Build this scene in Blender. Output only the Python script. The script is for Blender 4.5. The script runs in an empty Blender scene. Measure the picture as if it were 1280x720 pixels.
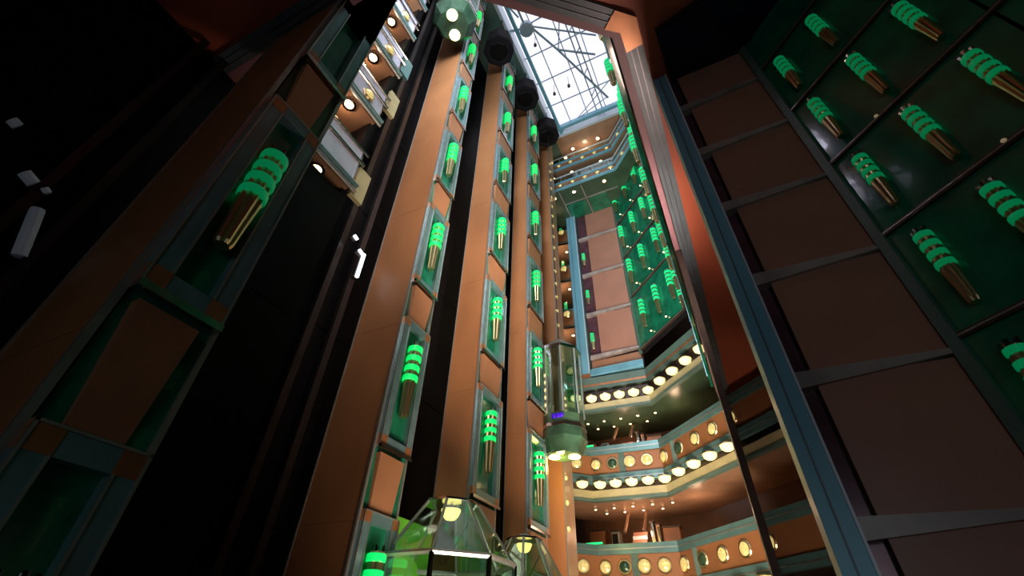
import bpy, bmesh, math, random
from mathutils import Vector, Matrix
random.seed(7)
C = bpy.context.scene.collection
# ---------------------------------------------------------------- camera
F = 560.0
PITCH, YAW, ROLL = math.radians(40), math.radians(27), math.atan2(20, 667)
FW = Vector((-math.sin(YAW)*math.cos(PITCH), math.cos(YAW)*math.cos(PITCH), math.sin(PITCH)))
R0 = Vector((math.cos(YAW), math.sin(YAW), 0)); U0 = R0.cross(FW)
RT = math.cos(ROLL)*R0 + math.sin(ROLL)*U0
UP = -math.sin(ROLL)*R0 + math.cos(ROLL)*U0
cd = bpy.data.cameras.new('camera'); cam = bpy.data.objects.new('camera', cd); C.objects.link(cam)
m = Matrix((RT, UP, -FW)).transposed().to_4x4(); cam.matrix_world = m
cd.sensor_width = 36; cd.lens = F*36/1280; cd.clip_start = 0.05; cd.clip_end = 200
bpy.context.scene.camera = cam
# ---------------------------------------------------------------- sky and light
w = bpy.data.worlds.new('sky'); bpy.context.scene.world = w; w.use_nodes = True
nt = w.node_tree; bg = nt.nodes['Background']
tc = nt.nodes.new('ShaderNodeTexCoord'); nz = nt.nodes.new('ShaderNodeTexNoise'); cr = nt.nodes.new('ShaderNodeValToRGB')
nz.inputs['Scale'].default_value = 2.0; nz.inputs['Detail'].default_value = 4
cr.color_ramp.elements[0].color = (0.80, 0.84, 1.0, 1); cr.color_ramp.elements[1].color = (1, 0.97, 1.0, 1)
cr.color_ramp.elements[0].position = .35; cr.color_ramp.elements[1].position = .6
nt.links.new(tc.outputs['Generated'], nz.inputs['Vector']); nt.links.new(nz.outputs['Fac'], cr.inputs['Fac']); nt.links.new(cr.outputs['Color'], bg.inputs['Color'])
bg.inputs['Strength'].default_value = 1.3
def area(name, loc, target, size, power, col, sy=None, spread=100):
    l = bpy.data.lights.new(name, 'AREA'); l.spread = math.radians(spread); l.energy = power; l.color = col; l.size = size
    if sy: l.shape = 'RECTANGLE'; l.size_y = sy
    o = bpy.data.objects.new(name, l); C.objects.link(o); o.location = loc
    o.rotation_euler = (Vector(target)-Vector(loc)).to_track_quat('-Z', 'Y').to_euler(); return o
def point(name, loc, power, col, r=.1):
    l = bpy.data.lights.new(name, 'POINT'); l.energy = power; l.color = col; l.shadow_soft_size = r
    o = bpy.data.objects.new(name, l); C.objects.link(o); o.location = loc; return o
WARM = (1, .72, .48)
area('atrium_flood_upper', (-1.6, .2, 12.5), (-4.4, 9, 13.5), 2.2, 330, (.72, .86, 1))  # added cool fill above the low ceiling, for the upper pillars
area('balcony_flood', (-.7, -.4, 13.5), (-4.8, 1.0, 12), 2.0, 260, (.92, .92, 1))  # soft light added out of view to brighten the side balconies
area('atrium_flood_mid', (-1.2, .1, 7.4), (-4.6, 7, 7.5), 1.6, 80, (1, .9, .82))  # added fill for the middle of the pillars, not a fixture
area('lobby_flood', (-1.6, 4.2, -1.0), (-4.3, 7, 5), 1.6, 70, (1, .8, .6), spread=80)  # unseen uplight added below the view for the lower pillars
area('lobby_flood_far', (-1.2, 8.5, -0.9), (-3.0, 15, 7), 3.0, 300, (1, .78, .58), spread=80)  # added uplight below the view, brightens the far galleries
area('shade_side_flood', (1.3, 4.5, 3.0), (-4.5, 7, 8), 1.4, 120, (1, .84, .7), spread=60)  # light added behind the near wall, reaches the pillars sideways
area('angled_wall_flood', (-3.0, 9.0, 3.2), (-1.0, 14, 14), 1.2, 45, (.9, 1, .9), spread=50)  # fill added just for the angled green wall
area('ceiling_wash', (.5, 6.6, -1.0), (.3, 3.6, 6), 1.2, 46, (1, .72, .6), spread=90)  # unseen uplight added to brighten the terracotta ceiling
area('lobby_lamp', (.8, -4.5, .8), (0, 2, 2.2), 3.0, 13, (.82, .93, 1), spread=120)  # weak fill added behind the camera for the near pillar and walls
vs = bpy.context.scene.view_settings
vs.view_transform = 'Standard'; vs.look = 'None'; vs.exposure = 0; vs.gamma = 1; vs.use_curve_mapping = False
# ---------------------------------------------------------------- materials
MC = {}
def mat(name, col, rough=.5, metal=0, var=.12, scale=6, emit=0, ecol=None, stretch=(1, 1, 1), alpha=1, bump=0, coat=0):
    if name in MC: return MC[name]
    a = bpy.data.materials.new(name); a.use_nodes = True; n = a.node_tree.nodes; L = a.node_tree.links
    b = n['Principled BSDF']; b.inputs['Roughness'].default_value = rough; b.inputs['Metallic'].default_value = metal
    b.inputs['Alpha'].default_value = alpha; b.inputs['Coat Weight'].default_value = coat
    t = n.new('ShaderNodeTexCoord'); mp = n.new('ShaderNodeMapping'); z = n.new('ShaderNodeTexNoise'); r = n.new('ShaderNodeValToRGB')
    mp.inputs['Scale'].default_value = stretch; z.inputs['Scale'].default_value = scale; z.inputs['Detail'].default_value = 3
    r.color_ramp.elements[0].color = tuple(c*(1-var) for c in col)+(1,); r.color_ramp.elements[1].color = tuple(min(1, c*(1+var)) for c in col)+(1,)
    r.color_ramp.elements[0].position = .3; r.color_ramp.elements[1].position = .7
    L.new(t.outputs['Object'], mp.inputs['Vector']); L.new(mp.outputs['Vector'], z.inputs['Vector']); L.new(z.outputs['Fac'], r.inputs['Fac']); L.new(r.outputs['Color'], b.inputs['Base Color'])
    if bump:
        bp = n.new('ShaderNodeBump'); bp.inputs['Strength'].default_value = bump; L.new(z.outputs['Fac'], bp.inputs['Height']); L.new(bp.outputs['Normal'], b.inputs['Normal'])
    if emit:
        b.inputs['Emission Color'].default_value = (ecol or col)+(1,); b.inputs['Emission Strength'].default_value = emit
    if name.startswith('black'): b.inputs['Specular IOR Level'].default_value = .12
    MC[name] = a; return a
orange = mat('amber_veneer', (.35, .145, .058), .45, 0, .16, 1.2, stretch=(1, 1, .5), coat=.06)
infillm = mat('peach_laminate', (.34, .15, .075), .4, 0, .12, 2)
frame_m = mat('teal_grey_metal', (.18, .31, .34), .25, .45, .15, 4)
cornerm = mat('copper_corner', (.42, .17, .07), .3, .4, .15, 5)
chrome = mat('chrome', (.62, .6, .62), .14, 1, .08, 5)
edge_m = mat('brushed_edge', (.42, .42, .40), .35, .7, .1, 8)
glass_g = mat('green_glass', (.010, .16, .085), .12, 0, .35, 3, coat=.5)
black = mat('black_gloss', (.004, .0035, .004), .45, 0, .3, 4)
black_m = mat('black_matt', (.012, .01, .012), .8, 0, .3, 4)
railm = mat('dark_steel', (.06, .05, .05), .35, .8, .2, 4)
gold = mat('polished_gold', (.8, .62, .34), .3, 1, .12, 20, stretch=(1, 1, .1))
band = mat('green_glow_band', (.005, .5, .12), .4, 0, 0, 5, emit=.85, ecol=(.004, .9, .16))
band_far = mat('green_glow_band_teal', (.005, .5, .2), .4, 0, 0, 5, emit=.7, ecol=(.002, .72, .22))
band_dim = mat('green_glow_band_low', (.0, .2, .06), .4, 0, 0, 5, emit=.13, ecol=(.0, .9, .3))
pink = mat('pink_panel', (.42, .19, .13), .38, 0, .08, 1.5)
teal_col = mat('pale_teal_paint', (.18, .44, .56), .35, .1, .12, 2, stretch=(1, 1, .3))
teal_rail = mat('teal_rail', (.13, .26, .26), .3, .3, .15, 3)
soffit_g = mat('grey_green_soffit', (.10, .17, .14), .45, 0, .15, 2)
soffit_b = mat('tan_soffit', (.40, .22, .13), .3, 0, .15, 2, coat=.3)
olive = mat('olive_panel', (.05, .09, .05), .3, 0, .25, 2)
ceil_m = mat('terracotta_ceiling', (.48, .11, .055), .5, 0, .07, 1)
lipm = mat('mauve_lip', (.34, .17, .20), .45, 0, .08, 2)
bandgrey = mat('slate_band', (.13, .155, .18), .4, .2, .12, 3)
bandline = mat('pale_reed', (.2, .2, .23), .35, .4, .05, 3)
navy = mat('navy_screen', (.006, .004, .03), .3, 0, .2, 3)
lav = mat('lavender_mirror', (.72, .7, .84), .22, .4, .1, 3)  # lavender of the reflected sky is put into the base colour
white_m = mat('white_paint', (.62, .68, .75), .35, .1, .05, 3)
truss_m = mat('sky_truss_paint', (.34, .42, .50), .4, .2, .1, 3)
brown = mat('brown_wall', (.16, .07, .035), .5, 0, .3, 1.5)
dbrown = mat('dark_bronze', (.06, .035, .025), .4, .2, .3, 2)
floor_m = mat('wine_carpet', (.06, .02, .015), .9, 0, .4, 8)
bulb = mat('warm_bulb', (1, .8, .5), .4, 0, 0, 1, emit=7, ecol=(1, .62, .3))
bowl_m = mat('cream_glow_glass', (1, .9, .6), .4, 0, .05, 8, emit=1.0, ecol=(1, .80, .36))
bowl_y = mat('yellow_glow_glass', (1, .85, .3), .4, 0, .05, 8, emit=1.6, ecol=(1, .78, .22))
lime = mat('lime_glow_panel', (.12, .4, .03), .3, 0, .3, 3, emit=.22, ecol=(.3, .8, .06))  # self-glow stands in for lamp light falling on the rear wall
cream = mat('cream_cornice', (.50, .44, .24), .4, 0, .12, 3)
lampy = mat('yellow_floodlight', (1, 1, .5), .4, 0, 0, 1, emit=5, ecol=(1, .95, .36))
glint_m = mat('white_tube', (1, 1, 1), .4, 0, 0, 1, emit=2.5, ecol=(.8, .88, 1))  # self-glow paints white reflections in the black shaft
violet = mat('violet_light', (.03, .0, .3), .4, 0, .9, 14, emit=.3, ecol=(.08, 0, .9))
glow_refl = mat('green_neon', (.0, .6, .2), .4, 0, 0, 5, emit=1.1, ecol=(.02, .8, .22))  # glowing strip stands in for a green reflection on the rails
disc_m = mat('amber_disc_glass', (.8, .62, .26), .2, .3, .5, 14, emit=.5, ecol=(1, .72, .25))
jade = mat('jade_gloss', (.04, .085, .05), .2, .2, .4, 3)
def glassmat(name, col, fac):
    a = bpy.data.materials.new(name); a.use_nodes = True; n = a.node_tree.nodes; L = a.node_tree.links; n.clear()
    o = n.new('ShaderNodeOutputMaterial'); t = n.new('ShaderNodeBsdfTransparent'); g = n.new('ShaderNodeBsdfGlossy'); x = n.new('ShaderNodeMixShader')
    t.inputs['Color'].default_value = col+(1,); g.inputs['Roughness'].default_value = .05; g.inputs['Color'].default_value = (.9, .95, .95, 1)
    x.inputs['Fac'].default_value = fac; L.new(t.outputs[0], x.inputs[1]); L.new(g.outputs[0], x.inputs[2]); L.new(x.outputs[0], o.inputs[0]); return a
clear = glassmat('clear_glass', (.86, .95, .92), .13)
skyglass = glassmat('roof_glass', (.98, .98, 1), .03)
# ---------------------------------------------------------------- helpers
class MB:
    def __init__(s): s.v = []; s.f = []
    def poly(s, pts, faces):
        n = len(s.v); s.v += [tuple(p) for p in pts]; s.f += [tuple(i+n for i in f) for f in faces]; return s
    def prism(s, bot, top):
        k = len(bot); return s.poly(list(bot)+list(top), [tuple(range(k))[::-1], tuple(range(k, 2*k))]+[(i, (i+1) % k, k+(i+1) % k, k+i) for i in range(k)])
    def box(s, x0, x1, y0, y1, z0, z1):
        q = [(x0, y0), (x1, y0), (x1, y1), (x0, y1)]
        return s.prism([(a, b, z0) for a, b in q], [(a, b, z1) for a, b in q])
    def lathe(s, prof, c=(0, 0, 0), n=16, flute=0, ax=None, ph=0):
        M = Matrix.Identity(3)
        if ax is not None: M = Vector(ax).to_track_quat('Z', 'Y').to_matrix()
        pts = []
        for r, z in prof:
            for i in range(n):
                t = 2*math.pi*i/n+ph; rr = r*(1-flute*(i % 2))
                pts.append(M @ Vector((rr*math.cos(t), rr*math.sin(t), z))+Vector(c))
        fs = [tuple(range(n))[::-1], tuple(range(n*(len(prof)-1), n*len(prof)))]
        for j in range(len(prof)-1):
            for i in range(n): a = j*n+i; b = j*n+(i+1) % n; fs.append((a, b, b+n, a+n))
        return s.poly(pts, fs)
    def tube(s, a, b, r, n=8):
        a = Vector(a); b = Vector(b); d = b-a
        return s.lathe([(r, 0), (r, d.length)], a, n, 0, d)
    def build(s, name, m, parent=None, smooth=False, kind=None, loc=None):
        me = bpy.data.meshes.new(name); me.from_pydata(s.v, [], s.f); me.materials.append(m); me.update()
        bm = bmesh.new(); bm.from_mesh(me); bmesh.ops.recalc_face_normals(bm, faces=bm.faces); bm.to_mesh(me); bm.free()
        if smooth:
            me.polygons.foreach_set('use_smooth', [True]*len(me.polygons))
            try: me.set_sharp_from_angle(angle=.6)
            except Exception: pass
        o = bpy.data.objects.new(name, me); C.objects.link(o)
        if parent: o.parent = parent; o.matrix_parent_inverse = Matrix.Translation(-Vector(parent.location)) if parent.type == 'EMPTY' else Matrix.Identity(4)
        if kind: o['kind'] = kind
        if loc: o.location = loc
        return o
def tag(o, label, cat, group=None, kind=None):
    o['label'] = label; o['category'] = cat
    if group: o['group'] = group
    if kind: o['kind'] = kind
    return o
def empty(name, loc, label=None, cat=None, group=None):
    o = bpy.data.objects.new(name, None); C.objects.link(o); o.location = loc; o.empty_display_size = .1
    if label: tag(o, label, cat, group)
    return o
def tree(o, parent=None):
    c = o.copy(); C.objects.link(c); c.parent = parent
    for ch in o.children: tree(ch, c)
    return c
def box(name, m, x0, x1, y0, y1, z0, z1, parent=None, kind=None): return MB().box(x0, x1, y0, y1, z0, z1).build(name, m, parent, kind=kind)
ORD = ['lowest', 'second', 'third', 'fourth', 'fifth', 'sixth', 'seventh', 'eighth', 'ninth', 'tenth', 'eleventh', 'twelfth', 'thirteenth', 'fourteenth']
def ordl(i, frm, n=99): return ('lowest' if i == 0 else ORD[i]+' from '+frm)
def ray(px, py): return FW+RT*((px-640)/F)-UP*((py-360)/F)
def onZ(px, py, z): d = ray(px, py); return d*(z/d.z)
def onY(px, py, y): d = ray(px, py); return d*(y/d.y)
# ---------------------------------------------------------------- setting
box('floor', floor_m, -10, 6, -6, 19, -1.75, -1.6, kind='structure')
box('wall_back', black_m, -10, 6, -6.2, -6, -1.6, 6, kind='structure')
box('wall_right', dbrown, 6, 6.2, -6.2, 19, -1.6, 20.5, kind='structure')
box('wall_left', dbrown, -10.2, -10, -6.2, 19, -1.6, 20.5, kind='structure')
box('wall_far', dbrown, -10, 6, 18.8, 19, -1.6, 20.5, kind='structure')
# low ceiling over the viewer, with a chamfered opening on the atrium
def flat(name, pts, z0, z1, m, parent=None, kind=None): return MB().prism([(x, y, z0) for x, y in pts], [(x, y, z1) for x, y in pts]).build(name, m, parent, kind=kind)
CN = (0.06, 2.5); A2 = (-1.96, .80); A3 = (-10, .80)
def off(d):   # the opening outline pushed outwards by d
    return [(CN[0]+d, 15), (CN[0]+d, CN[1]-.40*d), (A2[0]+.40*d, A2[1]-d), (A3[0], A3[1]-d)]
o0, o1, o2 = off(-.05), off(.05), off(.27)
ceil = flat('ceiling', [o2[0], (6, 15), (6, -6), (-10, -6), o2[3], o2[2], o2[1]], 6.0, 6.25, ceil_m, kind='structure')
lip = o0+o1[::-1]
t1 = flat('trim_1', lip, 5.97, 6.3, lipm, kind='structure')
def strip(a, b, p, q, z0, z1, name, m, parent=None, kind=None):
    return flat(name, [a, b, q, p], z0, z1, m, parent, kind)
def lerp(a, b, t): return (a[0]+(b[0]-a[0])*t, a[1]+(b[1]-a[1])*t)
t2 = strip(o1[0], o1[1], o2[0], o2[1], 5.94, 6.2, 'trim_2', bandgrey, kind='structure')
t3 = strip(o1[1], o1[2], o2[1], o2[2], 5.94, 6.2, 'trim_3', bandgrey, kind='structure')
t4 = strip(o1[2], o1[3], o2[2], o2[3], 5.94, 6.2, 'trim_4', bandgrey, kind='structure')
for (i, tt) in ((0, t2), (1, t3), (2, t4)):
    for f in (.28, .62):
        a, b = lerp(o1[i], o2[i], f), lerp(o1[i+1], o2[i+1], f); c, d = lerp(o1[i], o2[i], f+.05), lerp(o1[i+1], o2[i+1], f+.05)
        strip(a, b, c, d, 5.925, 5.945, 'reed', bandline, tt)
cb = [(.12, 2.74), (.33, 2.72), (.33, 2.39), (.12, 2.21), (-.05, 2.36), (.11, 2.48)]
flat('corner_block', cb, 5.915, 5.95, cornerm, t2)
# dark blue screen let into the low ceiling
s = empty('ceiling_screen', (1.3, 3.4, 5.9), 'dark navy hanging screen against the terracotta ceiling at the right', 'screen')
flat('screen_face', [(.51, 2.66), (2.2, 2.3), (2.2, 5.0), (.70, 5.0)], 5.84, 5.97, navy, s)
flat('screen_frame', [(.50, 2.64), (2.25, 2.25), (2.25, 5.05), (.68, 5.05)], 5.90, 5.99, railm, s)
# upper roof round the skylight
ZR = 20.5
flat('ceiling.001', [(-10, -6), (-3.95, -6), (-3.95, 19), (-10, 19)], ZR, ZR+.3, soffit_g, kind='structure')
flat('ceiling.002', [(-3.95, 12.1), (6, 12.1), (6, 19), (-3.95, 19)], ZR, ZR+.3, soffit_b, kind='structure')
flat('ceiling.003', [(-3.95, -6), (6, -6), (6, .4), (-3.95, .4)], ZR, ZR+.3, soffit_g, kind='structure')
flat('ceiling.004', [(-.25, .4), (6, .4), (6, 12.1), (-.25, 12.1)], ZR, ZR+.3, soffit_g, kind='structure')
# ---------------------------------------------------------------- skylight
win = empty('window_1', (-2.1, 6, ZR)); win['kind'] = 'structure'
xs = [-3.95+.925*i for i in range(5)]; ys = [.4+1.3*i for i in range(10)]
for i in range(4):
    for j in range(9):
        box('pane', skyglass, xs[i]+.02, xs[i+1]-.02, ys[j]+.02, ys[j+1]-.02, 21.42, 21.44, win)
for x in xs: box('mullion', truss_m, x-.02, x+.02, .4, 12.1, 21.38, 21.46, win)
for y in ys: box('mullion', truss_m, -3.95, -.25, y-.02, y+.02, 21.37, 21.43, win)
for a in ((-3.95, -3.83, .4, 12.1), (-3.95, -.25, 11.98, 12.1), (-.37, -.25, .4, 12.1), (-3.95, -.25, .4, .52)):
    box('curb', white_m, a[0], a[1], a[2], a[3], 20.46, 21.5, win)
box('curb_beam', teal_col, -3.62, -3.48, .4, 12.0, 20.55, 20.75, win); box('curb_beam', teal_col, -3.83, -.4, 11.6, 11.75, 20.5, 20.75, win)
hub = empty('roof_truss', onZ(660, 36, 20.9), 'pale blue steel roof truss with a hub under the bright skylight', 'truss')
MB().lathe([(.16, -.16), (.3, -.14), (.3, .14), (.16, .16)], onZ(658, 36, 20.9), 12).build('hub', truss_m, hub)
for a, b, r in [((664, 34), (697, 62), .05), ((697, 62), (760, 122), .05), ((697, 62), (744, 68), .05), ((665, 33), (745, 44), .04),
                ((655, 30), (642, 0), .05), ((655, 36), (630, 40), .05), ((648, 22), (628, 0), .04), ((662, 30), (690, 12), .03), ((698, 62), (699, 25), .025),
                ((706, 28), (754, 160), .03), ((714, 30), (762, 160), .03), ((760, 120), (700, 165), .025), ((720, 150), (762, 100), .025)]:
    MB().tube(onZ(a[0], a[1], 20.85), onZ(b[0], b[1], 20.85), r).build('strut', truss_m, hub)
for t in (.1, .3, .5, .7, .9):
    MB().tube(onZ(706+48*t, 28+132*t, 20.85), onZ(714+48*(t-.08), 30+130*(t-.08), 20.85), .025).build('strut', truss_m, hub)
for k, (px, py) in enumerate([(669, 56), (711, 107), (693, 117)]):
    p = onZ(px, py, 20.5); q = MB().lathe([(.02, .1), (.07, .05), (.07, -.08), (.03, -.12)], p, 10).build('roof_spotlight', railm); MB().tube(p+Vector((0, 0, .1)), p+Vector((0, 0, .9)), .012, 5).build('wire', railm, q)
    tag(q, ['small dark spotlight hanging just below the truss hub', 'small dark spotlight hanging under the skylight, farther right one', 'small dark spotlight hanging under the skylight, nearest the shaft heads'][k], 'spotlight', 'spotlights under the skylight')
# ---------------------------------------------------------------- banded wall lamp
def make_lamp(bm_, H=1.25, R=.10, back=True):
    r = empty('wall_lamp', (0, 0, 0))
    MB().lathe([(.6*R, 0), (.72*R, .03), (.8*R, .2*H), (1.0*R, .46*H), (1.0*R, .93*H), (.8*R, .95*H), (.8*R, .91*H)], n=20, flute=.16).build('fluted_body', gold, r, False)
    for k in range(4):
        z = (.49+.135*k)*H; b = MB().lathe([(R, z-.036*H), (1.14*R, z-.03*H), (1.17*R, z), (1.14*R, z+.03*H), (R, z+.036*H)], n=20).build('light_band', bm_, r, True)
    for k in range(5):
        a = 2*math.pi*k/5; MB().tube((.7*R*math.cos(a), .7*R*math.sin(a), .94*H), (.8*R*math.cos(a), .8*R*math.sin(a), H), .014, 5).build('prong', chrome, r)
    MB().box(-.02, .02, -.3*R, .3*R, .2*H, .26*H).build('bracket', chrome, r)
    return r
def lamp(proto, loc, label, group, used={}, s=1):
    o = proto if id(proto) not in used else tree(proto); used[id(proto)] = 1
    o.location = loc; o.scale = (s, s, s); tag(o, label, 'lamp', group); return o
L1 = make_lamp(band)
# ---------------------------------------------------------------- elevator pillars
PY = [4.42, 6.85, 9.22, 11.6]; PW = ['first', 'second', 'third', 'fourth']; GX = -4.2; PER = 2.867
def pillar(i, y, GX, xl, GW, top, zoff, label, lamps, lampfmt, lampgrp):
    p = empty('elevator_pillar', (GX-.4, y+.36, -1.6), label, 'pillar', 'amber pillars with green glass panels')
    box('core', orange, xl+.03, GX-.05, y+.05, y+GW, -1.6, top, p)
    for k in range(8):
        z0 = -1.6+PER*k; z1 = min(top, z0+PER)-.004
        if z0 < top-.05: box('veneer_board', orange, xl, GX-.03, y, y+.05, z0, z1, p)
    box('edge_strip', edge_m, GX-.03, GX+.0, y-.012, y+.03, -1.6, top, p); box('edge_strip', edge_m, xl-.02, xl+.0, y-.012, y+.05, -1.6, top, p)
    box('edge_strip', edge_m, GX-.05, GX-.01, y+GW-.02, y+GW+.015, -1.6, top, p)
    y0, y1 = y+.03, y+GW-.02
    if i == 3:
        box('side_strip', soffit_b, GX-.05, GX-.01, y0, y1, -1.6, top-.05, p)
        for k in range(26): MB().lathe([(.07, 0), (.06, .03), (.02, .05)], (GX-.01, y+.16, 2.6+.62*k), 12, 0, (1, 0, 0)).build('round_light', disc_m, p)
        return
    for k in range(-1, 7):
        zb = 2.19+zoff+PER*k; zt = zb+2.07
        if zt > top: zt = top-.06
        gx0 = GX-.05
        box('green_glass_panel', glass_g, gx0, gx0+.015, y0+.11, y1-.11, zb+.12, zt-.12, p)
        fr = MB().box(gx0, GX+.05, y0, y0+.12, zb+.13, zt-.13).build('frame_side', frame_m, p); MB().box(gx0, GX+.05, y1-.12, y1, zb+.13, zt-.13).build('frame_side', frame_m, p)
        box('frame_rail', frame_m, gx0, GX+.05, y0+.13, y1-.13, zb, zb+.13, p); box('frame_rail', frame_m, gx0, GX+.05, y0+.13, y1-.13, zt-.13, zt, p)
        cbm = MB()
        for ya in (y0, y1-.13):
            for za in (zb, zt-.13): box('corner_block', cornerm, gx0, GX+.055, ya, ya+.13, za, za+.13, p)
        e = MB(); e.box(GX+.05, GX+.062, y0, y0+.014, zb, zt).box(GX+.05, GX+.062, y1-.014, y1, zb, zt).box(GX+.05, GX+.062, y0+.115, y0+.128, zb+.13, zt-.13).box(GX+.05, GX+.062, y1-.128, y1-.115, zb+.13, zt-.13).box(GX+.05, GX+.062, y0, y1, zt-.014, zt)
        e.build('frame_bead', edge_m, p)
        box('chrome_ledge', chrome, gx0, GX+.085, y0, y1, zb-.05, zb, p)
        # infill above the frame
        zi = zt+.8-.05
        if zi < top-.05:
            box('infill_backing', glass_g if k % 2 else jade, gx0, gx0+.02, y0, y1, zt, zi, p)
            MB().prism([(gx0, y0+.12, zt+.02), (GX+.0, y0+.12, zt+.02), (GX+.0, y1-.12, zt+.02), (gx0, y1-.12, zt+.02)], [(gx0, y0+.06, zi-.05), (GX+.05, y0+.06, zi-.05), (GX+.05, y1-.10, zi-.05), (gx0, y1-.10, zi-.05)]).build('infill_panel', infillm, p)
        if zt-zb > 1.9:
            lamp(lamps, (GX+.07, (y0+y1)/2, zb+.48), lampfmt % ordl(k+1, 'the bottom'), lampgrp)
for i, y in enumerate(PY):
    pillar(i, y, GX, (-5.15, -4.88, -4.72, -4.78)[i], (.72, 1.03, 1.12, .7)[i], 20.45, 0, ['nearest', 'second nearest', 'third nearest', 'farthest'][i]+' brightly lit tall amber pillar of the row between the elevator shafts', L1,
           'green-banded gold lamp on the '+PW[i]+' lit elevator pillar, %s', 'banded lamps on the elevator pillars')
# ---------------------------------------------------------------- shafts and guide rails
sh = empty('elevator_shaft', (-5.4, 8, -1.6), 'black glossy elevator shaft lining behind the amber pillars', 'shaft')
for k in range(8):
    box('lining_panel', black, -5.6, -5.5, 2.97, 13.0, -1.6+PER*k, min(20.4, -1.6+PER*(k+1)-.02), sh)
box('end_lining', black, -5.5, -4.72, 2.9, 2.97, -1.6, 20.4, sh)
ri = 0
for i, ya in enumerate([2.75]+PY):
    for f in (.42, .78):
        yy = (PY[0]-(1-f)*1.25) if i == 0 else PY[i-1]+(1.3 if i in (2, 3) else .95)+(f-.42)*2.0 if i < 5 else 0
        o = MB().box(-5.48, -5.36, yy-.02, yy+.02, -1.6, 20.3).box(-5.38, -5.34, yy-.06, yy+.06, -1.6, 20.3).build('guide_rail', railm)
        tag(o, 'dark steel guide rail running up the %s elevator shaft, %s one' % (['leftmost', 'second', 'third', 'fourth', 'farthest'][i], ['nearer', 'farther'][f > .5]), 'rail', 'elevator guide rails')
for k, (z, m_) in enumerate([(6.0, cream), (8.85, cream), (10.6, teal_rail)]):
    o = MB().box(-4.72, -4.64, 3.02, 3.3, z, z+.75).build('shaft_lintel', m_)
    tag(o, ['lower beige end plate seen against the black shaft', 'upper beige end plate seen against the black shaft', 'small teal end plate under the topmost lit car', 'beige end plate below the frame edge of the black shaft'][k], 'plate', 'deck end plates by the shaft')
for k, (a, b) in enumerate([((455, 318), (446, 346)), ((443, 294), (447, 300)), ((449, 312), (456, 322))]):
    pa = ray(*a); pa *= -5.15/pa.x; pb = ray(*b); pb *= -5.15/pb.x
    if k: pb = pa+(pb-pa)*.9
    o = MB().tube(pa, pb, .035 if k == 0 else .03).build('fluorescent_tube', glint_m); MB().tube(pa+Vector((-.08, 0, 0)), pb+Vector((-.08, 0, 0)), .05).build('fitting', railm, o)  # glowing rods drawn for white reflections, no lamps there
    tag(o, ['longest white tube light in the black shaft', 'topmost small white light in the black shaft', 'short white light just above the long tube'][k], 'light', 'white lights in the black shaft')
# ---------------------------------------------------------------- left balconies
def disc(name_label, loc, ax, r, group, m_=None, cat='light'):
    o = MB().lathe([(r, 0), (r*.96, .03), (r*.7, .06), (.3*r, .085), (.02, .09)], (0, 0, 0), 18, 0, ax).build('round_wall_light', m_ or disc_m, None, True)
    MB().lathe([(r*1.12, -.01), (r*1.18, .015), (r*1.05, .04)], (0, 0, 0), 18, 0, ax).build('rim', gold, o)
    o.location = loc; tag(o, name_label, cat, group); return o
def downlight(loc, label, group, r=.06):
    o = MB().lathe([(r, 0), (r, -.012), (.7*r, -.03), (.02, -.035)], (0, 0, 0), 12).build('ceiling_light', bulb, None, True)
    MB().lathe([(1.5*r, .005), (1.5*r, -.012), (1.1*r, -.015)], (0, 0, 0), 12).build('rim', chrome, o)
    o.location = loc; tag(o, label, 'light', group); return o
XB = -4.62; YB = 3.05
for k, z in enumerate([6.05, 8.1, 10.15, 12.2, 14.25, 16.3, 18.35]):
    nm = ordl(k, 'the bottom')
    b = empty('side_balcony', (XB-1, 0, z), 'side balcony with lavender front left of the shaft, %s' % nm, 'balcony', 'side balconies on the left')
    box('slab', soffit_b, -9.9, XB-.02, -5.5, YB-.1, z, z+.12, b)
    for j in range(8):
        y1 = YB-.1-1.05*j; MB().box(XB-.03, XB, y1-1.03, y1, z+.06, z+1.0).build('front_panel', lav, b)
    for q, (zz, rr) in enumerate(((z+.02, .035), (z+.72, .035), (z+1.02, .03))): MB().tube((XB+.02, -5.5, zz), (XB+.02, YB, zz), rr).build('rail', chrome if q else edge_m, b)
    MB().tube((XB+.05, -5.5, z+.12), (XB+.05, YB, z+.12), .04).build('rail', teal_rail, b)
    for j in range(5): MB().tube((XB-.0, YB-.1-1.05*j, z+.02), (XB-.0, YB-.1-1.05*j, z+1.02), .018).build('post', chrome, b)
    box('olive_inset', olive, XB-2.4, XB-1.7, -3, YB-1.2, z-.02, z, b)
    for j, yy in enumerate((2.55, 1.2)):
        if k >= 1: disc('amber disc on side balcony %s, %s disc' % (nm, ['outer', 'inner'][j]), (XB+.03, yy, z+.4), (1, 0, 0), .12, 'disc lights on the side balconies')
    for j, yy in enumerate((2.7, 1.3)):
        downlight((XB-.2, (2.42, 1.3)[j], z-.02), 'warm downlight under side balcony %s, %s lamp' % (nm, ['outer', 'inner'][j]), 'downlights under the side balconies', .09)
    if k in (1, 2, 3, 4): point('balcony_glow', (XB-.25, 2.4, z-.14), 4, (1, .66, .4), .05)
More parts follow.
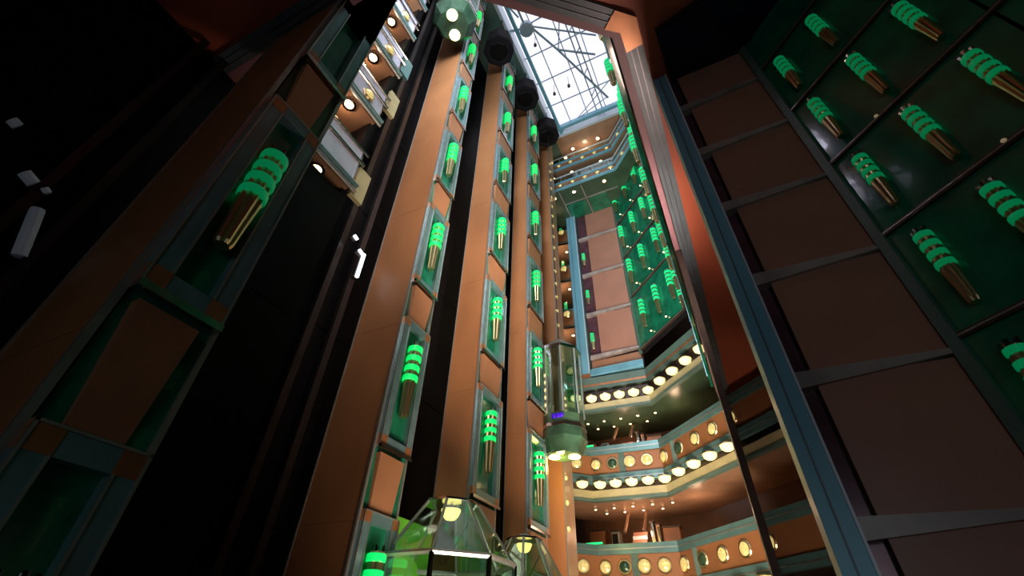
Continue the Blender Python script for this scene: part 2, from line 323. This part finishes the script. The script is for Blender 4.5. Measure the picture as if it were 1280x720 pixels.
# ---------------------------------------------------------------- shaft heads and elevator cars
def octp(c, R, z0, z1, ph=math.pi/8): return [(c[0]+R*math.cos(ph+i*math.pi/4), c[1]+R*math.sin(ph+i*math.pi/4)) for i in range(8)]
def head(c, z, label):
    o = MB().lathe([(.52, z), (.58, z+.03), (.50, z+.9), (.2, z+1.0)], (c[0], c[1], 0), 8, ph=math.pi/8).build('parked_elevator', black_m)
    MB().lathe([(.3, z-.03), (.34, z)], (c[0], c[1], 0), 8, ph=math.pi/8).build('hatch', black, o)
    MB().tube((c[0], c[1], z+1.0), (c[0], c[1], 20.49), .03).build('cable', black, o)
    tag(o, label, 'elevator', 'dark octagonal elevator undersides'); return o
head((-3.92, 6.02), 17.5, 'dark octagonal elevator underside above the second pillar, nearest of the dark ones')
head((-3.92, 8.4), 18.1, 'dark octagonal elevator underside above the third pillar, middle of the dark ones')
head((-3.92, 10.8), 18.8, 'dark octagonal elevator underside above the fourth pillar, farthest of the dark ones')
def car(c, z, R, label, lit=True, roof=True, H=2.1, la=math.pi*.63):
    cx, cy = c; e = empty('elevator_car', (cx, cy, z), label, 'elevator', 'glass elevator cars')
    ph = math.pi/8
    MB().lathe([(.70*R, z), (.78*R, z+.03), (1.05*R, z+.35), (R, z+.6)], (cx, cy, 0), 8, ph=ph).build('base', jade, e)
    MB().lathe([(1.03*R, z+.6), (1.03*R, z+.68)], (cx, cy, 0), 8, ph=ph).build('base_trim', chrome, e)
    if lit:
        for sx in (-.22, .22): MB().lathe([(.2*R+.03, z-.0), (.2*R+.03, z-.03), (.08, z-.045)], (cx+1.1*sx*math.cos(la)*R/.57, cy+1.1*sx*math.sin(la)*R/.57, 0), 14).build('floodlight', lampy, e)
    MB().lathe([(.97*R, z+.68), (.97*R, z+.95)], (cx, cy, 0), 8, ph=ph).build('skirt', olive, e)
    for k in range(3): MB().lathe([(.05, 0), (.07, .03), (.03, .05)], (cx+.1*k-.02, cy-.96*R, z+.82), 8, 0, (0, -1, 0)).build('violet_light', violet, e)
    for i in range(8):
        a, b = ph+i*math.pi/4, ph+(i+1)*math.pi/4
        P = Vector((cx+.97*R*math.cos(a), cy+.97*R*math.sin(a), 0)); Q = Vector((cx+.97*R*math.cos(b), cy+.97*R*math.sin(b), 0))
        MB().tube(P+Vector((0, 0, z+.95)), P+Vector((0, 0, z+.95+H)), .028, 6).build('post', edge_m, e)
        n = Vector((Q.y-P.y, P.x-Q.x, 0)).normalized()*.008
        MB().prism([P+Vector((0, 0, z+.95)), Q+Vector((0, 0, z+.95)), Q+n+Vector((0, 0, z+.95)), P+n+Vector((0, 0, z+.95))], [P+Vector((0, 0, z+.93+H)), Q+Vector((0, 0, z+.93+H)), Q+n+Vector((0, 0, z+.93+H)), P+n+Vector((0, 0, z+.93+H))]).build('pane', clear, e)
    MB().box(cx-.75*R, cx-.62*R, cy-.6*R, cy+.6*R, z+.95, z+.9+H).build('rear_wall', soffit_b, e)
    for k in range(6): MB().lathe([(.05, 0), (.05, .02), (.01, .03)], (cx-.6*R, cy-.4*R, z+1.1+.22*k), 10, 0, (1, 0, 0)).build('bulb', bulb, e)
    zt = z+.95+H
    MB().lathe([(1.04*R, zt-.03), (1.04*R, zt+.06)], (cx, cy, 0), 8, ph=ph).build('eave_trim', chrome, e)
    if roof:
        MB().lathe([(1.0*R, zt+.06), (.35*R, zt+.42), (.12*R, zt+.46)], (cx, cy, 0), 8, ph=ph).build('roof', edge_m, e)
        MB().lathe([(.1*R, zt+.46), (.1*R, zt+.53)], (cx, cy, 0), 8).build('finial', chrome, e)
    MB().tube((cx, cy, zt+.4), (cx, cy, 20.5), .012).build('cable', black, e)
    return e, zt
car((-3.98, 3.62), 14.0, .62, 'elevator car with green octagonal underside and two yellow floodlights at the top', True)
car((-3.78, 10.55), 3.95, .58, 'glass elevator car lit violet and yellow in front of the farthest pillar', True, H=1.95, la=math.radians(20))
point('car_floodlight', (-3.9, 10.6, 3.75), 42, (1, .75, .15), .1)
def lowcar(c, za, R, label):   # car seen from just below its glazed roof
    cx, cy = c; e = empty('elevator_car', (cx, cy, -1.3), label, 'elevator', 'glass elevator cars'); ph = math.pi/8
    zt = za-.72; N = 8
    for i in range(N):
        a, b = ph+i*math.pi/4, ph+(i+1)*math.pi/4
        P = [Vector((cx+r*math.cos(t), cy+r*math.sin(t), zz)) for (r, zz) in ((R, zt), (.42*R, za)) for t in (a, b)]
        pts = [P[0], P[1], P[3], P[2]]; q = [v+Vector((0, 0, .012)) for v in pts]
        MB().prism(pts, q).build('roof_pane', clear, e)
        MB().tube(P[0], P[2], .02, 6).build('roof_rib', edge_m, e)
        MB().tube(P[0], (P[0].x, P[0].y, -1.2), .035, 6).build('post', chrome, e)
        MB().tube(P[0], P[1], .035, 6).build('eave_rail', edge_m, e)
        MB().tube(P[0]-Vector((0, 0, .5)), P[1]-Vector((0, 0, .5)), .02, 6).build('eave_rail', edge_m, e)
        x = (P[0]+P[1])/2; wv = [P[0]-Vector((0, 0, .02)), P[1]-Vector((0, 0, .02)), Vector((P[1].x, P[1].y, -1.2)), Vector((P[0].x, P[0].y, -1.2))]
        n = (x-Vector((cx, cy, zt))).normalized()*.01
        MB().prism(wv, [v+n for v in wv]).build('pane', clear, e)
    MB().lathe([(.44*R, za), (.44*R, za+.03), (.1*R, za+.05)], (cx, cy, 0), 8, ph=ph).build('cap', chrome, e)
    MB().lathe([(.03, za+.05), (.09, za+.06), (.09, za+.10), (.03, za+.11)], (cx, cy, 0), 10).build('finial', white_m, e)
    MB().lathe([(.03, za-.19), (.07, za-.18), (.11, za-.14), (.14, za-.07), (.14, za-.05)], (cx, cy, 0), 20).build('bowl_lamp', bowl_y, e, True)
    MB().tube((cx, cy, za-.05), (cx, cy, za), .02).build('lamp_stem', chrome, e)
    MB().box(cx-.9*R, cx-.82*R, cy-.75*R, cy+.75*R, -1.2, za-.12).build('rear_wall', lime, e)
    MB().lathe([(.05, 0), (.05, .02), (.01, .03)], (cx-.8*R, cy-.45*R, za-.35), 12, 0, (1, 0, 0)).build('bulb', lampy, e)
    MB().lathe([(.95*R, -1.3), (.95*R, -1.2)], (cx, cy, 0), 8, ph=ph).build('floor_plate', jade, e)
    for i in range(3): MB().tube((cx-.1*i, cy+.1*i, zt+.02), (cx+.3*math.cos(i*2), cy+.3*math.sin(i*2), za-.25), .008, 5).build('cable', railm, e)
    return e
lowcar((-3.85, 5.85), 1.72, .92, 'glass-roofed elevator car with yellow bowl lamp and lime wall, lower left')
lowcar((-3.85, 8.35), 1.72, .75, 'glass-roofed elevator car with glowing bowl lamp between second and third pillar')
# ---------------------------------------------------------------- right wall with lamps seen edge-on
rw = box('wall_right.001', glass_g, -.09, -.02, 1.0, 13.12, 6.3, 20.4, kind='structure')
for j in range(13):
    box('mullion', frame_m, -.11, -.09, 1.0+.95*j, 1.06+.95*j, 6.3, 20.4, rw)
LF = make_lamp(band_far, 1.35, .10)
n_ = 0
for j in range(9):
    for k in range(5):
        y = 4.6+1.0*j; z = 8.9+2.2*k
        lamp(LF, (-.2, y, z), 'edge-on green-banded lamp, %s, in the %s column of the right wall' % (ordl(k, 'the bottom'), ['nearest', 'second', 'third', 'fourth', 'fifth', 'sixth', 'seventh', 'eighth', 'ninth'][j]), 'edge-on lamps on the right wall', s=.8)
# ---------------------------------------------------------------- chamfered green wall
cw = empty('wall_right.002', (-1.05, 14.05, 9)); cw['kind'] = 'structure'
KX = 12.9; xa, xb = -2.12, -.10
def chpt(x, d, z): return (x-d*.7071, KX-x-d*.7071, z)     # d towards the atrium
def chbox(name, m_, x0, x1, d0, d1, z0, z1, parent):
    return MB().prism([chpt(x0, d0, z0), chpt(x1, d0, z0), chpt(x1, d1, z0), chpt(x0, d1, z0)], [chpt(x0, d0, z1), chpt(x1, d0, z1), chpt(x1, d1, z1), chpt(x0, d1, z1)]).build(name, m_, parent)
rows = [9.15, 11.65, 13.85, 16.05, 18.4]
for k in range(4):
    for j in range(1):
        chbox('green_glass_panel', glass_g, xa, xb, 0, .03, rows[k]+.05, rows[k+1]-.05, cw)
for z in rows:
    chbox('divider', dbrown, xa, xb, 0, .09, z-.035, z+.035, cw); chbox('divider_bead', edge_m, xa, xb, .09, .1, z-.01, z+.01, cw)
chbox('side_post', soffit_g, xa-.02, xa+.05, 0, .1, 9.0, 18.4, cw)
chbox('backing', black_m, xa, xb, -.1, 0, 9.0, 18.4, cw)
lx = [[-1.66, -1.0, -.38], [-1.84, -1.18, -.50], [-1.92, -1.27, -.68], [-1.96, -1.32, -.72]]
rt_ = [11.1, 13.5, 15.7, 18.15]
for k in range(4):
    for j in range(3):
        lamp(LF, chpt(lx[k][j]+.03, .12, rt_[k]-1.35), 'green-banded lamp on the angled green wall, %s row, %s' % (['bottom', 'second', 'third', 'top'][k], ['left', 'middle', 'right'][j]), 'lamps on the angled green wall')
for k in range(4):
    for j in range(3):
        downlight(Vector(chpt(lx[k][j]+.2, .1, rows[k]+.3)), 'tiny warm spark light under a lamp of the angled wall, %s row, %s' % (['bottom', 'second', 'third', 'top'][k], ['left', 'middle', 'right'][j]), 'spark lights on the angled wall', .035)
# ---------------------------------------------------------------- far wall
fw_ = empty('wall_far.001', (-3, 15, 8)); fw_['kind'] = 'structure'
pz = [9.25, 11.3, 13.5, 15.82, 18.0]
box('recess', dbrown, -4.1, -2.1, 15.1, 15.2, 8.5, 18.3, fw_)
for k in range(4):
    box('pink_panel', pink, -3.62, -2.16, 14.98, 15.08, pz[k]+.1, pz[k+1]-.06, fw_)
    MB().box(-4.05, -3.66, 15.02, 15.1, pz[k]+.1, pz[k+1]-.06).build('side_panel', mat('mauve_recess', (.14, .06, .08), .2, .3, .3, 3), fw_)
    MB().prism([(-4.05, 14.9, pz[k]-.10), (-2.15, 14.9, pz[k]+.0), (-2.15, 15.05, pz[k]+.0), (-4.05, 15.05, pz[k]-.10)], [(-4.05, 14.9, pz[k]+.09), (-2.15, 14.9, pz[k]+.07), (-2.15, 15.05, pz[k]+.07), (-4.05, 15.05, pz[k]+.09)]).build('chrome_band', mat('satin_band', (.40, .33, .31), .35, .15, .3, 3), fw_)
box('kick_panel', infillm, -4.05, -2.15, 15.0, 15.08, 8.75, 9.12, fw_)
for k in range(3): box('ledge', teal_col, -4.1, -2.1, 14.78+.05*k, 15.0, 8.36+.13*k, 8.46+.13*k, fw_)
col = empty('column', (-4.33, 15, 8), 'tall pale teal column left of the pink wall panels', 'column')
box('shaft', teal_col, -4.55, -4.12, 14.8, 15.1, 8.5, 18.0, col); box('bead', white_m, -4.14, -4.10, 14.77, 14.8, 8.5, 18.0, col); box('bead', bandgrey, -4.42, -4.40, 14.785, 14.8, 8.5, 18.0, col)
box('foot_block', cornerm, -4.58, -4.09, 14.76, 15.12, 8.05, 8.5, col)
L3 = make_lamp(band_far, .8, .07)
for k in range(3): lamp(L3, (-3.9, 14.92, 9.6+2.25*k), 'small green-banded lamp in the recess right of the teal column, %s' % ordl(k, 'the bottom'), 'recess lamps by the column')
# bridge decks high on the far side
for q, (z, yf) in enumerate(((17.55, 13.0), (19.15, 13.0))):
    b = empty('bridge_deck', (-3, yf, z), ['lower', 'upper'][q]+' high bridge deck with pale rail and amber disc lights under the skylight', 'balcony', 'high bridge decks')
    P = [(-5.1, yf), (-1.45, yf), (-.45, yf-1.0)]
    flat('slab', [P[0], P[1], P[2], (-.3, 12.6), (-2.1, 15.3), (-5.1, 15.3)], z, z+.1, soffit_b if q else olive, b)
    for i in range(2):
        a, c = Vector(P[i]+(0,)), Vector(P[i+1]+(0,)); n = Vector((c.y-a.y, a.x-c.x, 0)).normalized()
        if n.y > 0: n = -n
        def sl(name, m_, d0, d1, z0, z1): MB().prism([a+n*d0+Vector((0, 0, z0)), c+n*d0+Vector((0, 0, z0)), c+n*d1+Vector((0, 0, z0)), a+n*d1+Vector((0, 0, z0))], [a+n*d0+Vector((0, 0, z1)), c+n*d0+Vector((0, 0, z1)), c+n*d1+Vector((0, 0, z1)), a+n*d1+Vector((0, 0, z1))]).build(name, m_, b)
        sl('fascia', infillm, 0, .04, z, z+.42); sl('fascia_trim', teal_col, 0, .10, z-.04, z+.06); sl('fascia_trim', teal_col, 0, .1, z+.40, z+.5)
        sl('glass_screen', clear, .02, .03, z+.5, z+.95); sl('hand_rail', white_m, 0, .05, z+.93, z+.98)
    for j in range(6):
        x = -4.75+.62*j; disc('amber disc light on the %s bridge deck, %s from the left' % (['lower', 'upper'][q], ORD[j] if j else 'first'), (x, yf-.05, z+.23), (0, -1, 0), .1, 'disc lights on the bridge decks')
    for j in range(5): MB().tube((-4.9+.8*j, yf, z+.45), (-4.9+.8*j, yf, z+.97), .018, 6).build('post', white_m, b)
    disc('amber disc light on the angled end of the %s bridge deck' % ['lower', 'upper'][q], (-.95, yf-.56, z+.23), (-.7, -.7, 0), .1, 'disc lights on the bridge decks')
    if q == 0:
        box('joist', edge_m, -4.3, -1.6, 13.9, 13.96, z-.05, z, b); box('joist', edge_m, -3.2, -3.14, 13.1, 15.0, z-.05, z, b); box('joist', edge_m, -4.3, -4.24, 13.1, 15, z-.05, z, b)
        box('green_glass_panel', glass_g, -4.2, -3.25, 14.0, 14.95, z-.03, z, b); box('green_glass_panel', glass_g, -3.1, -2.2, 14.0, 14.95, z-.03, z, b)
    for j, x in enumerate((-4.6, -3.6, -2.1)): downlight((x, yf+.35, z-.02), 'warm downlight under the %s bridge deck, %s' % (['lower', 'upper'][q], ['left', 'middle', 'right'][j]), 'downlights under the bridge decks', .08)
for j, (px, py) in enumerate([(716, 186), (747, 173), (774, 160), (707, 197)]):
    p = onZ(px, py, ZR-.02); downlight(p, 'warm downlight in the roof beyond the skylight, %s' % ['second from left', 'third from left', 'rightmost', 'leftmost'][j], 'roof downlights beyond the skylight', .09)
point('roof_glow', (-2.7, 13.2, 19.9), 18, (1, .75, .5), .1)
# decks seen between the fourth pillar and the teal column
for k, z in enumerate([8.4, 11.2, 13.85, 16.35]):
    b = empty('corridor_balcony', (-5.2, 15.3, z), 'curved corridor balcony left of the teal column, %s' % ordl(k, 'the bottom'), 'balcony', 'corridor balconies by the column')
    n = 7; arc = []
    for i in range(n):
        t = i/(n-1); arc.append((-6.6+2.3*t, 15.25+.9*(1-t)**2*-1.0 + .15*math.sin(t*3)))
    def band_(name, m_, d, z0, z1):
        lo = [(x, y, z0) for x, y in arc]+[(x, y+d, z0) for x, y in arc[::-1]]; MB().prism(lo, [(x, y, z1) for x, y, _ in lo]).build(name, m_, b)
    band_('slab', soffit_b, 2.6, z, z+.1); band_('fascia', orange, .06, z+.1, z+.85); band_('fascia_trim', teal_rail, .09, z+.0, z+.14); band_('hand_rail', teal_rail, .1, z+.85, z+.98); band_('glass_screen', clear, .02, z+.98, z+1.25)
    for i, x in enumerate((-5.4, -4.92, -5.9)): disc('amber disc light on the corridor balcony, %s deck, %s' % (ordl(k, 'the bottom'), ['middle', 'right', 'left'][i]), (x, 15.0-(.12 if i == 2 else 0), z+.5), (0, -1, 0), .17, 'disc lights on the corridor balconies')
    downlight((-5.0, 15.9, z-.02), 'warm downlight under the corridor balcony, %s' % ordl(k, 'the bottom'), 'downlights under the corridor balconies', .07)
    lamp(L3, (-5.25, 15.9, z+1.1), 'small green-banded lamp behind the corridor balcony, %s' % ordl(k, 'the bottom'), 'corridor lamps')
    point('corridor_glow', (-5.2, 15.6, z-.5), 10, (1, .66, .4), .1)
box('wall_far.002', brown, -9, -4.3, 17.8, 17.9, -1.6, 20.4, kind='structure')
# ---------------------------------------------------------------- lower decks at the far end
def pline(off_): return [(-5.6, 13.5+off_), (-4.35, 14.75+off_), (-2.1, 14.9+off_), (-.1, 12.9+off_), (1.4, 11.4+off_)]
def ribbon(name, m_, d0, d1, z0, z1, parent):
    a = pline(0)
    for i in range(4):
        p, q = a[i], a[i+1]; lo = [(p[0], p[1]+d0, z0), (q[0], q[1]+d0, z0), (q[0], q[1]+d1, z0), (p[0], p[1]+d1, z0)]
        MB().prism(lo, [(x, y, z1) for x, y, _ in lo]).build(name, m_, parent)
def along(x):
    a = pline(0)
    for i in range(4):
        if a[i][0] <= x <= a[i+1][0]:
            t = (x-a[i][0])/(a[i+1][0]-a[i][0]); return a[i][1]+t*(a[i+1][1]-a[i][1])
for k, z in enumerate([7.3, 4.35, 1.45]):
    nm = ['upper', 'middle', 'lowest'][k]
    b = empty('gallery_deck', (-3, 15, z), '%s gallery deck with teal rails and scalloped glowing lamps at the far end' % nm, 'balcony', 'far gallery decks')
    if k:
        ribbon('fascia', orange, 0, .08, z+.40, z+1.05, b); ribbon('fascia_trim', teal_rail, -.10, .08, z+.14, z+.40, b)
        ribbon('trim_bead', edge_m, -.115, -.10, z+.24, z+.27, b); ribbon('hand_rail', teal_rail, -.08, .1, z+1.05, z+1.32, b); ribbon('trim_bead', edge_m, -.095, -.08, z+1.17, z+1.2, b)
        for j in range(11):
            x = -5.3+.55*j
            disc('round glowing disc light on the %s gallery deck, %s from the left' % (nm, ORD[j] if j else 'first'), (x, along(x)-.03, z+.74), (.3 if x < -4.35 else .05, -1, 0) if x < -2.1 else (-.7, -.7, 0), .17, 'disc lights on the gallery decks', disc_m if j % 4 != 3 else jade)
        for x in (-3.35, -1.6): MB().box(x-.1, x+.1, along(x)-.03, along(x)+.02, z+.4, z+1.05).build('pilaster', soffit_g, b)
        q = MB().box(-4.7, -4.2, along(-4.3)-.14, along(-4.3)-.1, z+1.33, z+1.38).build('green_light_strip', glow_refl, b)
    else:
        ribbon('fascia', dbrown, .1, .2, z+.35, z+.75, b); ribbon('fascia_trim', soffit_g, -.05, .2, z+.5, z+.98, b); ribbon('trim_bead', cornerm, -.06, -.05, z+.62, z+.7, b)
    ribbon('slab', soffit_b if k else olive, 0, 3.2, z-.35, z-.28, b)
    ribbon('lamp_shelf', cream, -.12, .1, z-.32, z-.08, b); ribbon('shelf_lip', soffit_g, -.16, .05, z-.40, z-.32, b); ribbon('back_strip', dbrown, .12, .2, z-.08, z+.36, b)
    for j in range(11):
        x = -5.1+.5*j; y = along(x)-.14
        o = MB().lathe([(.03, -.09), (.10, -.075), (.17, -.02), (.19, .06), (.19, .08)], (0, 0, 0), 16).build('bowl_lamp', bowl_m, None, True); MB().lathe([(.2, .07), (.2, .1)], (0, 0, 0), 16).build('rim', gold, o)
        o.location = (x, y, z+.06); tag(o, 'cream glowing bowl lamp on the %s gallery shelf, %s from the left' % (nm, ORD[j] if j else 'first'), 'lamp', 'bowl lamps along the gallery shelves')
    for j in range(9):
        x = -4.6+.62*(j % 5)+.2*(j > 4); y = 15.3+(.9 if j > 4 else .3)
        downlight((x, y, z-.37), 'bright downlight under the %s gallery, %s row, %s from left' % (nm, ['front', 'back'][j > 4], ORD[j % 5] if j % 5 else 'first'), 'downlights under the galleries', .045)
    point('gallery_glow', (-3.2, 15.9, z-1.0), 26, (1, .62, .38), .15); point('gallery_glow', (-1.3, 15.3, z-.9), 18, (1, .62, .38), .15)
    # things inside each gallery
    if k < 2:
        zf = z-1.85
        for j, (x, w_, h_, m_) in enumerate([(-4.8, .5, .95, orange), (-2.4, .5, .9, orange), (-4.2, .25, .9, edge_m), (-2.98, .1, 1.1, chrome), (-2.8, .1, 1.0, soffit_b)]):
            e = empty('gallery_cabinet', (x, 16.4, zf), ['amber cabinet behind the rail, left end', 'amber cabinet behind the rail, right end', 'grey metal stand behind the rail', 'slim chrome stand behind the rail', 'slim tan stand behind the rail'][j]+(' of the upper gallery' if k == 0 else ' of the middle gallery'), 'cabinet', 'furniture in the galleries')
            box('body', m_, x-w_/2, x+w_/2, 16.2, 16.6, zf, zf+h_, e); box('top', dbrown, x-w_/2-.03, x+w_/2+.03, 16.17, 16.63, zf+h_, zf+h_+.05, e); box('door', infillm if w_ > .3 else chrome, x-w_/2+.03, x+w_/2-.03, 16.18, 16.2, zf+.1, zf+h_-.06, e)
        st = empty('staircase', (-3.4, 16, zf), 'pale stair with light treads seen behind the rail of the %s gallery' % nm, 'stairs', 'gallery stairs')
        for j in range(7): box('tread', white_m if j % 2 else pink, -3.65, -3.2, 15.7+.12*j, 15.8+.12*j, zf+.13*j, zf+.10+.13*j, st)
        for x in (-3.72, -3.12): MB().tube((x, 15.6, zf+.75), (x, 16.5, zf+1.55), .05).build('hand_rail', soffit_b, st)
box('wall_far.003', brown, -5.6, 6, 17.4, 17.5, -1.6, 8, kind='structure')
# ================================================================ shaded lobby under the low ceiling, upright like the rest
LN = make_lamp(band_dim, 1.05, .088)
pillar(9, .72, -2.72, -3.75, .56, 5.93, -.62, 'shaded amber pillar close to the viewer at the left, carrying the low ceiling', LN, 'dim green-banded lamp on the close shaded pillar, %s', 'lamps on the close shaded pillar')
bw = empty('shaft_cladding', (-4.7, 0, -1.6), 'black glossy cladding behind the close shaded pillar', 'wall')
for j in range(5):
    for k in range(3): box('cladding_panel', black, -4.78, -4.70, -5.95+1.78*j, -5.95+1.78*(j+1)-.02, -1.6+2.5*k, min(5.95, -1.6+2.5*(k+1)-.02), bw)
for j, y in enumerate((.35, .62, 2.1)): tag(MB().box(-4.66, -4.60, y-.04, y+.04, -1.6, 5.95).build('guide_rail', railm), 'dark rail on the black cladding by the close shaded pillar, %s' % ['leftmost', 'middle', 'rightmost'][j], 'rail', 'rails on the black cladding')
dull = mat('dull_tube', (.5, .55, .6), .4, 0, .1, 6, emit=.02, ecol=(.7, .8, 1))  # faint glow paints pale reflections on the black cladding
for k, (a, b, rr) in enumerate([((47, 262), (24, 320), .05), ((14, 150), (22, 158), .045), ((30, 216), (42, 230), .05), ((54, 236), (58, 242), .04)]):
    pa = ray(*a); pa *= -4.62/pa.x; pb = ray(*b); pb *= -4.62/pb.x
    o = MB().tube(pa, pb, rr).build('shaft_light', dull, None, True); MB().tube(pa+Vector((-.04, 0, 0)), pb+Vector((-.04, 0, 0)), rr*1.2).build('fitting', railm, o)
    tag(o, ['longest dull light on the black cladding at the far left', 'uppermost dull light on the black cladding', 'wide dull light above the longest one', 'tiny dull light beside the wide one'][k], 'light', 'dull lights on the black cladding')
# side wall of the atrium below the low ceiling
box('wall_right.003', dbrown, .03, .12, 6.6, 12.7, -1.6, 5.94, kind='structure')
# near wall: teal column, pink panels, then an angled green wall with lamps
NY = 3.30; XC = 1.42
c = empty('column', (.45, NY, -1.6), 'shaded teal column at the left end of the near pink wall', 'column')
box('shaft', teal_col, .34, .50, NY-.06, NY+.2, -1.2, 5.94, c); box('bead', white_m, .495, .51, NY-.075, NY-.06, -1.2, 5.94, c); box('bead', bandgrey, .41, .42, NY-.07, NY-.06, -1.2, 5.94, c); box('foot_block', cornerm, .32, .52, NY-.08, NY+.2, -1.6, -1.2, c)
nw = empty('wall_right.004', (1, NY, -1.6)); nw['kind'] = 'structure'
box('recess', dbrown, .5, XC, NY+.12, NY+.18, -1.6, 5.94, nw)
PZ = [.62+.9*k for k in range(-2, 7)]
for k in range(len(PZ)-1):
    z0, z1 = PZ[k], min(PZ[k+1], 5.94)
    if z0 > 5.8: continue
    box('pink_panel', pink, .62, XC-.03, NY, NY+.1, z0+.04, z1-.02, nw); box('side_panel', MC['mauve_recess'], .51, .60, NY+.05, NY+.12, z0+.04, z1-.02, nw)
    MB().prism([(.51, NY-.03, z0-.07), (XC, NY-.03, z0-.0), (XC, NY+.05, z0), (.51, NY+.05, z0-.07)], [(.51, NY-.03, z0+.05), (XC, NY-.03, z0+.03), (XC, NY+.05, z0+.03), (.51, NY+.05, z0+.05)]).build('satin_band', MC['satin_band'], nw)
gw = empty('wall_right.005', (2.2, 2.5, -1.6)); gw['kind'] = 'structure'
S2 = math.sqrt(.5)
def gp(t, d, z): return Vector((XC+t*S2-d*S2, NY-t*S2-d*S2, z))
def gbox(name, m_, t0, t1, d0, d1, z0, z1, parent): return MB().prism([gp(t0, d0, z0), gp(t1, d0, z0), gp(t1, d1, z0), gp(t0, d1, z0)], [gp(t0, d0, z1), gp(t1, d0, z1), gp(t1, d1, z1), gp(t0, d1, z1)]).build(name, m_, parent)
gbox('backing', black_m, 0, 2.6, -.1, -.01, -1.6, 5.94, gw); gbox('side_post', soffit_g, -.02, .05, -.01, .06, -1.6, 5.94, gw)
GZ = [.70+.9*k for k in range(0, 6)]+[5.94]
for k in range(len(GZ)-1):
    for j in range(2): gbox('green_glass_panel', glass_g, .05+1.27*j, 1.30+1.27*j, -.01, .02, GZ[k]+.02, GZ[k+1]-.02, gw)
    gbox('divider', dbrown, .05, 2.6, 0, .05, GZ[k]-.02, GZ[k]+.02, gw); gbox('divider_bead', edge_m, .05, 2.6, .05, .055, GZ[k]-.006, GZ[k]+.006, gw)
gbox('lower_board', ceil_m, .05, 2.6, -.01, .03, .30, .68, gw); gbox('ledge', teal_rail, 0, 2.6, -.01, .12, .20, .29, gw); gbox('base_board', dbrown, 0, 2.6, -.01, .03, -1.6, .19, gw)
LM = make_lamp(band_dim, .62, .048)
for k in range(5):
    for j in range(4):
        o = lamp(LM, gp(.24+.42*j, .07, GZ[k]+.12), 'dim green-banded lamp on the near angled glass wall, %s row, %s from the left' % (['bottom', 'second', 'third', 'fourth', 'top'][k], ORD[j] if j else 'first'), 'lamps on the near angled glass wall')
        o.rotation_euler.z = -math.pi*.75
for k, (t, z) in enumerate([(.3, .5), (.9, .45), (.45, 1.62), (.86, 2.52), (.5, 3.42)]):
    o = MB().lathe([(.014, 0), (.014, .02), (.004, .026)], (0, 0, 0), 10, 0, (-S2, -S2, 0)).build('spark_light', mat('dull_spark', (.6, .5, .4), .4, 0, 0, 1, emit=.16, ecol=(1, .7, .4))); MB().lathe([(.02, -.004), (.02, .006)], (0, 0, 0), 10, 0, (-S2, -S2, 0)).build('rim', MC['polished_gold'], o)
    o.location = gp(t, .04, z); tag(o, 'faint spark light on the near angled wall, %s' % ['on the red board, left', 'on the red board, right', 'lowest on the glass', 'middle on the glass', 'highest on the glass'][k], 'light', 'spark lights on the near angled wall')
